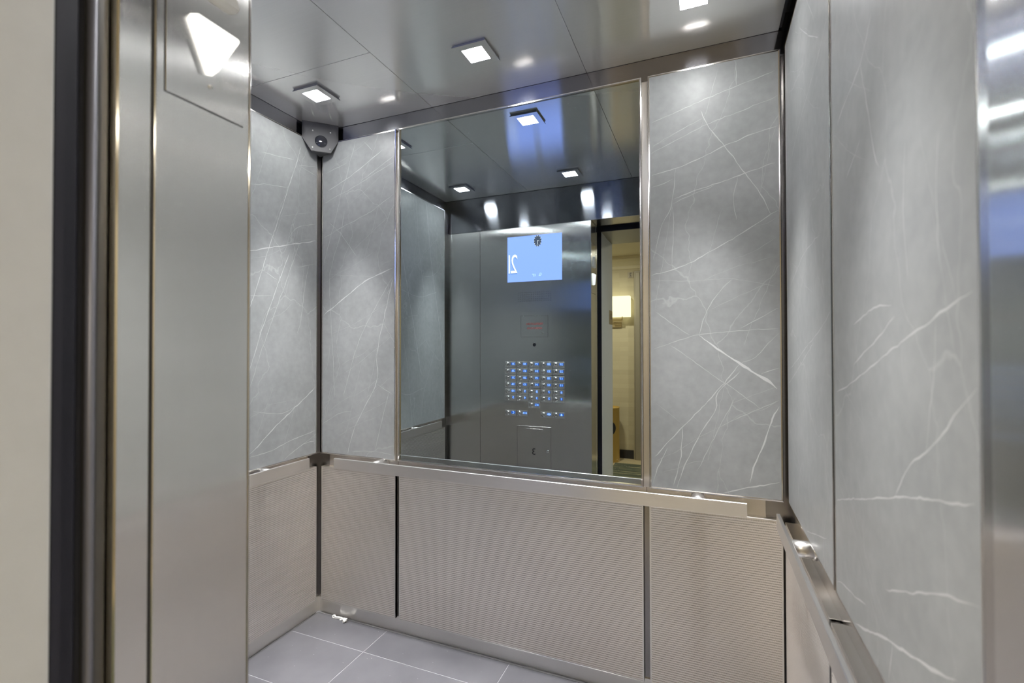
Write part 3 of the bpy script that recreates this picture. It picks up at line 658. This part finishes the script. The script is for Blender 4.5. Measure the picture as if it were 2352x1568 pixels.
# key locked flaps
def flap(x0, x1, z0, z1, name):
    MB().box(x0-0.0012, x1+0.0012, y0-0.0005, y0+0.00025, z0-0.0012, z1+0.0012).build('flap_gap', 'dark', cp)
    return MB('x').box(x0, x1, y0-0.0005, y0+0.0009, z0, z1, bev=0.0004).build(name, 'panel_steel', cp)
ff = flap(-1.2020, -1.0040, 1.3890, 1.5370, 'firefighter_flap')
g = MB(); put_text(g, 'FIREFIGHTERS', 0.0205, (-1.1005, y0+0.0014, 1.4790), RIGHT, UP, 0, 0.98, bold=0.0002); put_text(g, 'OPERATION', 0.0205, (-1.1005, y0+0.0014, 1.4490), RIGHT, UP, 0, 0.98, bold=0.0002)
g.build('red_lettering', 'red_ink', ff)
def lock(x, z, r, par):
    l = MB(); l.lathe((x, y0+0.0009, z), (0, 1, 0), ((r, 0), (r, 0.004), (r*0.8, 0.006), (r*0.75, 0.0055), (0, 0.0055)), 20); o = l.build('key_lock', ['polished', 'dark'], par)
    return o
lock(-1.0468, 1.4168, 0.0085, ff)
MB().box(-1.0478, -1.0458, y0+0.0064, y0+0.0068, 1.4128, 1.4208).build('keyhole', 'dark', ff)
sd = flap(-1.2320, -0.9845, 0.27, 0.7680, 'service_door')
g = MB(); put_text(g, '3', 0.064, (-1.1095, y0+0.0014, 0.5905), RIGHT, UP, 0, 0.95, bold=0.0006); g.build('car_number', 'black', sd)
lock(-1.0080, 0.6010, 0.0105, sd)
MB().box(-1.0095, -1.0065, y0+0.0064, y0+0.0068, 0.5985, 0.6000).build('keyhole', 'dark', sd)
MB('x').box(-1.1670, -1.0455, y0+0.0009, y0+0.0022, 0.7445, 0.7515, bev=0.0005).build('door_bar', 'trim', sd)  # slim polished bar near the top of the service door
pc = MB(); pc.lathe((-1.1028, y0, 1.3342), (0, 1, 0), ((0.0150, 0), (0.0150, 0.0016), (0.0130, 0.0022), (0.0122, 0.0010)), 28); po = pc.build('sensor_ring', 'polished', cp)
MB().lathe((-1.1028, y0, 1.3342), (0, 1, 0), ((0.0124, 0.0010), (0.0, 0.0012)), 28).build('sensor_window', 'lens', po)

# push buttons
COLX = [-1.2818, -1.1935, -1.1052, -1.0169, -0.9286]          # from the far wall towards the doorway
ROWZ = [1.1965, 1.1480, 1.0995, 1.0535, 1.0058, 0.9605]
GRID = [['31','30','29','28','27'], ['26','25','24','23','22'], ['21','20','19','18','17'], ['16','15','14','12','11'], ['10','9','8','7','6'], ['5','4','3','2','1']]
def star(mb, c, r, mi):
    pts = []
    for k in range(10):
        a = math.pi/2 + k*math.pi/5; q = r if k % 2 == 0 else r*0.42
        pts.append((c[0] - math.cos(a)*q, c[1], c[2] + math.sin(a)*q))
    for k in range(10):
        f = mb.face([c, pts[k], pts[(k+1) % 10]], mi); f.normal_update()
        if f.normal.y < 0: f.normal_flip()
def tri(mb, a, b, c, mi):
    f = mb.face([a, b, c], mi); f.normal_update()
    if f.normal.y < 0: f.normal_flip()
def button(x, z, kind, label, proto=[None]):
    W, H = 0.0420, 0.0208
    if proto[0] is None:
        pb = MB('x'); pb.box(x-W, x+W, y0-0.0002, y0+0.0030, z-H, z+H, bev=0.0022, seg=2); pl = pb.build('push_button', 'satin', cp)
        dm = MB(); dm.lathe((x-0.0205, y0+0.0030, z), (0, 1, 0), ((0.0172, 0), (0.0172, 0.0012), (0.0155, 0.0016), (0.0150, 0.0010), (0.0148, 0.0030), (0.0115, 0.0062), (0.0065, 0.0080), (0, 0.0086)), 24)
        dm.build('dome', 'polished', pl)
        br = MB()
        for a, b in ((0, 0), (0.0026, 0), (0.0052, 0.0022), (0.0092, 0), (0.0092, 0.0022), (0.0118, 0.0022)):
            br.cyl((x+0.0275-a, y0+0.0029, z-0.0142+b), (x+0.0275-a, y0+0.0038, z-0.0142+b), 0.0009, 6)
        br.build('braille', 'braille', pl)
        proto[0] = (pl, x, z)
    else:
        src, px, pz = proto[0]
        pl = src.copy(); COL.objects.link(pl); pl.location = Vector(src.location) + Vector((x-px, 0, z-pz))
        for ch in src.children:
            if ch.name.startswith('numeral'): continue
            c = ch.copy(); COL.objects.link(c); c.parent = pl
    pl['label'] = label
    yn = y0 + 0.0033; cx_, cz = x + 0.0205, z + 0.0035
    nb = MB()
    hw = 0.0155 if len(kind) > 1 else 0.0085
    nb.box(cx_-hw, cx_+hw, yn-0.0002, yn, cz-0.0088, cz+0.0088, mi=0)
    ya = yn + 0.0003
    if kind == 'star':
        star(nb, (cx_+0.0075, ya, cz), 0.0085, 1); put_text(nb, 'L', 0.0225, (cx_-0.0085, ya, cz), RIGHT, UP, 1, 1.0, bold=0.0006)
    elif kind == 'open':
        for s in (1, -1): tri(nb, (cx_+s*0.0145, ya, cz), (cx_+s*0.0045, ya, cz-0.0075), (cx_+s*0.0045, ya, cz+0.0075), 1)
        for s in (-0.0020, 0.0020): bar2(nb, (cx_+s, ya, cz-0.0075), (cx_+s, ya, cz+0.0075), 0.0011, 1, ya)
    elif kind == 'close':
        for s in (1, -1): tri(nb, (cx_+s*0.0035, ya, cz), (cx_+s*0.0135, ya, cz-0.0075), (cx_+s*0.0135, ya, cz+0.0075), 1)
        bar2(nb, (cx_, ya, cz-0.0078), (cx_, ya, cz+0.0078), 0.0012, 1, ya)
    elif kind == 'bell':
        prof = [(-0.0085, -0.0062), (-0.0060, -0.0035), (-0.0052, 0.0028), (-0.0028, 0.0068), (0, 0.0085), (0.0028, 0.0068), (0.0052, 0.0028), (0.0060, -0.0035), (0.0085, -0.0062)]
        f = nb.face([(cx_+a, ya, cz+b) for a, b in prof], 1); f.normal_update()
        if f.normal.y < 0: f.normal_flip()
        ring2(nb, (cx_, 0, cz-0.0068), 0.0022, 0.0021, 1, ya+0.0001, n=10)
    elif kind == 'phone':
        ring2(nb, (cx_-0.002, 0, cz), 0.0088, 0.0030, 1, ya, -70, 70, 12)
        bar2(nb, (cx_+0.0005, ya, cz+0.0075), (cx_-0.004, ya, cz+0.0085), 0.0022, 1, ya+0.0001); bar2(nb, (cx_+0.0005, ya, cz-0.0075), (cx_-0.004, ya, cz-0.0085), 0.0022, 1, ya+0.0001)
    else:
        put_text(nb, kind, 0.0225, (cx_, ya, cz), RIGHT, UP, 1, 1.0, bold=0.0006)
    nb.build('numeral', ['led_blue', 'led_digit'], pl)
for rz_, names in zip(ROWZ, GRID):
    for x, s in zip(COLX, names): button(x, rz_, s, 'steel push button with the lit number ' + s)
button(COLX[2], 0.9143, 'star', 'steel push button with a lit star and the letter L')
button(COLX[0], 0.8540, 'phone', 'steel push button with a lit call mark'); button(COLX[1], 0.8540, 'close', 'steel push button with lit door close arrows')
button(COLX[3], 0.8540, 'open', 'steel push button with lit door open arrows'); button(COLX[4], 0.8540, 'bell', 'steel push button with a lit bell')

# ------------------------------------------------------------------ arrow lantern on the left jamb (faces +x)
la = thing('direction_lantern', (JX, 0.4945, 1.85), 'steel lantern plate with a lit white down arrow on the left jamb', 'lantern')
MB().box(JX-0.001, JX+0.0004, 0.4320, 0.5550, 1.6795, 2.0220).build('plate_gap', 'dark', la)
MB('y').box(JX-0.001, JX+0.0010, 0.4338, 0.5552, 1.6813, 2.0202, bev=0.0006).build('plate', 'jamb_steel', la)
def arrow(pts, name, m, h):
    # rounded triangle, thick, with a slight taper
    c = Vector((0, sum(p[0] for p in pts)/3, sum(p[1] for p in pts)/3)); loop = []
    for i in range(3):
        p = Vector((0, *pts[i])); a = (Vector((0, *pts[i-1])) - p).normalized(); b = (Vector((0, *pts[(i+1) % 3])) - p).normalized(); q = 0.008
        for k in range(5):
            t = k/4; loop.append(p + a*q*(1-t)**2 + b*q*t**2)
    mb = MB(); x0 = JX + 0.0008; n = len(loop)
    Aa = [mb.bm.verts.new((x0, v.y, v.z)) for v in loop]; Bb = [mb.bm.verts.new((x0+h, c.y+(v.y-c.y)*0.93, c.z+(v.z-c.z)*0.93)) for v in loop]
    fs = [mb.bm.faces.new(Aa), mb.bm.faces.new(Bb[::-1])] + [mb.bm.faces.new((Aa[i], Bb[i], Bb[(i+1) % n], Aa[(i+1) % n])) for i in range(n)]
    bmesh.ops.recalc_face_normals(mb.bm, faces=fs)
    return mb.build(name, m, la)
arrow([(0.4640, 1.8135), (0.5440, 1.8135), (0.5000, 1.7325)], 'down_arrow', 'arrow_lit', 0.012)
arrow([(0.5440, 1.8560), (0.4640, 1.8560), (0.5040, 1.9370)], 'up_arrow', 'arrow_off', 0.012)
for z in (1.7185, 1.9760): MB().lathe((JX+0.001, 0.4985, z), (1, 0, 0), ((0.0032, 0), (0.0030, 0.0016), (0, 0.0024)), 12).build('screw', 'polished', la)

# ------------------------------------------------------------------ door leaves drawn back into the left wall, landing frame
d1 = struct(MB('z').box(-1.62, JX-0.014, 0.350, 0.3735, 0.004, HZ+0.02, bev=0.002).build('door_1', 'door_grey'), 'edge of the grey car door leaf slid open at the left jamb')
nose = MB('z'); nose.cyl((JX-0.013, 0.3545, 0.004), (JX-0.013, 0.3545, HZ+0.02), 0.0055, 16); nose.build('edge_strip', 'strip', d1)
d2 = struct(MB('z').box(-1.62, JX-0.012, 0.3165, 0.3400, 0.004, HZ+0.02, bev=0.002).build('door_2', 'navy'), 'edge of the dark landing door leaf slid open at the left jamb')
MB('z').box(-1.62, JX-0.020, 0.3405, 0.3495, 0.004, HZ+0.02).build('leaf_gap', 'dark', d2)
lf = MB('z')
HX, HH = JX+0.0175, 2.140
lf.box(JX-0.12, HX, 0.155, 0.3040, 0, HH, bev=0.003, seg=2); lf.box(JX-0.12, HX-0.0035, -0.135, 0.1525, 0, HH, bev=0.003, seg=2); lf.box(JX-0.12, HX-0.008, 0.150, 0.158, 0, HH)
t3 = struct(lf.build('trim_3', 'frame_paint'), 'grey metal landing door frame post on the left')
pm = MB(); pm.box(HX-0.005, HX-0.0015, -0.125, 0.005, 1.4940, 1.6030, bev=0.0008); pm.build('floor_plate', 'brass', t3)
g = MB(); put_text(g, '21', 0.062, (HX-0.0012, -0.060, 1.5560), (0, 1, 0), UP, 0, 1.0); g.build('plate_numerals', 'black', t3)
struct(MB('z').box(JR, JR+0.12, -0.135, 0.3040, 0, HH, bev=0.003, seg=2).build('trim_4', 'frame_paint'), 'grey metal landing door frame post on the right')
struct(MB('z').box(JX-0.12, JR+0.12, -0.135, 0.3040, HH+0.0005, HZ+0.12, bev=0.003).build('trim_5', 'casing'), 'landing door frame head')
nv = MB(); nv.box(JX-0.10, HX-0.001, 0.3045, 0.3130, 0, HH); nv.box(JX-0.10, JR+0.10, 0.3045, 0.3130, HH+0.001, HZ+0.12)
struct(nv.build('trim_6', 'navy'), 'dark navy rebate behind the landing door frame')
sh = MB(); sh.box(JX-0.20, JR+0.20, 0.3130, 0.3745, HZ+0.03, 2.47); sh.box(-1.85, -1.63, 0.3130, 0.44, 0, 2.47)
sh.box(JR+0.09, JR+0.12, 0.313, 0.44, 0, 2.47)
sh.box(-1.85, JR+0.12, 0.3135, 0.3160, -0.05, -0.002)
struct(sh.build('wall_shaft', 'shaft'), 'dark shaft gap between car and landing')
struct(MB().box(JX-0.12, JR+0.12, 0.3165, 0.372, -0.08, -0.02).build('trim_7', 'shaft'))

# ------------------------------------------------------------------ landing corridor (seen in the mirror)
HY, HC = -2.05, 2.387
struct(MB().box(-3.4, 2.9, HY-0.02, 0.3125, -0.06, 0).build('floor_corridor', 'hall_tile'))
struct(MB().box(-3.4, 2.9, HY-0.02, 0.0, HC, HC+0.04).build('ceiling_corridor', 'hall_ceiling'))
struct(MB().box(-3.4, 2.9, HY-0.06, HY, 0, HC).build('wall_corridor', 'wallpaper'))
nw = MB(); nw.box(-3.4, JX-0.12, -0.135, 0.3125, 0, HC); nw.box(JR+0.12, 2.9, -0.135, 0.3125, 0, HC); nw.box(JX-0.12, JR+0.12, -0.135, 0.3125, HZ+0.12, HC)
struct(nw.build('wall_landing', 'wallpaper'))
struct(MB().box(-3.46, -3.4, HY, 0.3, 0, HC).build('wall_corridor_end', 'wallpaper'))
cm = MB()
prof = ((0, 0), (0, -0.145), (0.012, -0.145), (0.016, -0.128), (0.016, -0.108), (0.030, -0.096), (0.055, -0.060), (0.085, -0.040), (0.085, -0.020), (0.100, -0.020), (0.100, 0))
cm.prism([(-3.39, HY+a, HC+b-0.0005) for a, b in prof], (6.28, 0, 0))
struct(cm.build('trim_8', 'hall_trim'), 'cream crown moulding of the corridor')
struct(MB().box(-3.39, -0.79, HY, HY+0.014, 0, 0.1).build('baseboard_corridor', 'hall_black'))
cs = MB('z')
for a in (-0.7755, 0.62): cs.box(a, a+0.085, HY, HY+0.045, 0, 2.21, bev=0.006, seg=2); cs.box(a+0.015, a+0.07, HY+0.04, HY+0.055, 0, 2.19, bev=0.004)
cs.box(-0.6905, 0.62, HY, HY+0.045, 2.13, 2.21, bev=0.004)
dr = struct(cs.build('door_3', 'casing'), 'bronze framed lift door across the corridor')
MB('z').box(-0.6900, -0.036, HY, HY+0.012, 0.002, 2.129).build('door_leaf', 'casing', dr); MB('z').box(-0.0345, 0.6195, HY, HY+0.012, 0.002, 2.129).build('door_leaf', 'casing', dr)
cb = tag(MB().box(-0.955, 2.7, -1.76, -0.26, 0, 0.008, bev=0.002).build('corridor_carpet', 'carpet'), 'green carpet with pale stripes on the corridor floor, seen in the mirror', 'carpet')

sn = thing('wall_sconce', (-1.0, HY, 1.60), 'glowing cream box shade lamp on the corridor wall, seen in the mirror', 'lamp')
sh_ = MB()
x0, x1, ya, yb, z0, z1 = -1.190, -0.8117, HY+0.030, HY+0.135, 1.6704, 1.9115
for a in ((x0, x1, yb-0.002, yb), (x0, x1, ya, ya+0.002), (x0, x0+0.002, ya+0.002, yb-0.002), (x1-0.002, x1, ya+0.002, yb-0.002)): sh_.box(*a, z0, z1)
sh_.build('shade', 'shade', sn)
MB().box(-1.050, -0.922, HY, HY+0.022, 1.550, 1.655, bev=0.002).build('back_plate', 'brass', sn)
ar = MB(); ar.box(-1.006, -0.994, HY+0.022, HY+0.085, 1.610, 1.622); ar.box(-1.006, -0.898, HY+0.076, HY+0.088, 1.610, 1.622); ar.box(-0.910, -0.898, HY+0.076, HY+0.088, 1.622, 1.690); ar.box(-1.005, -0.898, HY+0.076, HY+0.088, 1.690, 1.698)
ar.build('arm', 'brass', sn)
MB().lathe((-1.0, HY+0.082, 1.698), (0, 0, 1), ((0.012, 0), (0.012, 0.03), (0.024, 0.06), (0.026, 0.09), (0.0, 0.115)), 16).build('bulb', 'shade', sn)

sg = tag(MB().box(-0.8500, -0.7845, HY, HY+0.006, 2.1335, 2.2045, bev=0.001).build('number_sign', 'sign'), 'small tan sign with a dark 2 high on the corridor wall', 'sign')
g = MB(); put_text(g, '2', 0.058, (-0.8172, HY+0.0066, 2.172), RIGHT, UP, 0, 0.9, bold=0.0008); g.box(-0.834, -0.800, HY+0.006, HY+0.0068, 2.1425, 2.1455)
g.build('sign_numeral', 'black', sg)

bn = thing('waste_bin', (-1.035, -1.86, 0), 'ochre cylindrical waste bin with a dark round hole in the corridor', 'bin')
bb = MB(); bb.lathe((-1.035, -1.86, 0), (0, 0, 1), ((0, 0), (0.108, 0), (0.110, 0.006), (0.110, 0.612), (0.113, 0.614), (0.113, 0.626), (0.104, 0.626), (0.104, 0.560), (0, 0.555)), 40); bb.build('body', 'bin', bn)
hl = MB(); ctr_a = R(90 - 4)
rows = []
for i in range(9):                                       # a round dark opening wrapped on the drum
    rows.append([])
    v = -1 + 2*i/8; wd = math.sqrt(max(0.0, 1 - v*v))
    for j in range(13):
        a = ctr_a + wd*(-1 + 2*j/12) * 0.085/0.110; rows[-1].append(hl.bm.verts.new((-1.035 + 0.1108*math.cos(a), -1.86 + 0.1108*math.sin(a), 0.392 + v*0.085)))
for i in range(8):
    for j in range(12):
        try: f = hl.bm.faces.new((rows[i][j], rows[i][j+1], rows[i+1][j+1], rows[i+1][j]))
        except Exception: pass
bmesh.ops.remove_doubles(hl.bm, verts=hl.bm.verts, dist=1e-6)
hl.build('opening', 'black', bn)

# ------------------------------------------------------------------ white clip on the floor
wc = thing('broken_clip', (-1.645, 1.838, 0), 'small broken white plastic clip on the floor by the back wall base', 'clip')
ri = MB(); ri.lathe((-1.6850, 1.8360, 0.0082), (0.35, -1, 0.25), ((0.0030, -0.004), (0.0082, -0.004), (0.0082, 0.004), (0.0030, 0.004), (0.0030, -0.004)), 18); ri.build('eyelet', 'white_plastic', wc)
ba = MB(); pth = [(-1.6790, 1.8360), (-1.6620, 1.8400), (-1.6450, 1.8420), (-1.6330, 1.8390), (-1.6270, 1.8330)]
for (a, b), (c, d) in zip(pth, pth[1:]):
    t = Vector((c-a, d-b, 0)).normalized(); s = Vector((-t.y, t.x, 0))*0.0042
    ba.prism([(a-s.x, b-s.y, 0.0006), (a+s.x, b+s.y, 0.0006), (a+s.x, b+s.y, 0.0085), (a-s.x, b-s.y, 0.0085)], (c-a, d-b, 0))
ba.box(-1.6460, -1.6360, 1.8290, 1.8380, 0.0004, 0.0042); ba.build('bar', 'white_plastic', wc)
kp = MB(); kp.cyl((-1.6150, 1.8180, 0.0085), (-1.6080, 1.8330, 0.0095), 0.0085, 6, r2=0.0075, caps=False); kp.cyl((-1.6150, 1.8180, 0.0085), (-1.6080, 1.8330, 0.0095), 0.0066, 6, r2=0.0058, caps=False)
kp.box(-1.6240, -1.6020, 1.8270, 1.8365, 0.0125, 0.0165, bev=0.001); kp.build('cap', 'white_plastic', wc)

# ------------------------------------------------------------------ labels of the setting
for n, l in {'floor': 'grey tiled car floor with light joints', 'wall_back': 'back wall of the lift car with stone and ribbed panels', 'wall_left': 'left wall of the lift car', 'wall_right': 'right wall of the lift car', 'ceiling': 'brushed steel car ceiling with thin seams', 'car_roof_slab': 'dark unseen roof slab closing the cavity above the car ceiling', 'baseboard_back': 'brushed steel base along the back wall', 'baseboard_left': 'brushed steel base along the left wall', 'baseboard_right': 'brushed steel base along the right wall', 'wall_shaft': 'dark shaft gap between car and landing', 'trim_7': 'dark sill gap between car and landing', 'floor_corridor': 'beige corridor floor', 'ceiling_corridor': 'cream corridor ceiling', 'wall_corridor': 'beige papered corridor wall across from the lift', 'wall_landing': 'corridor wall around the lift doorway', 'wall_corridor_end': 'end wall of the corridor', 'baseboard_corridor': 'black base of the corridor wall'}.items():
    o = bpy.data.objects.get(n)
    if o is not None: o['label'] = l
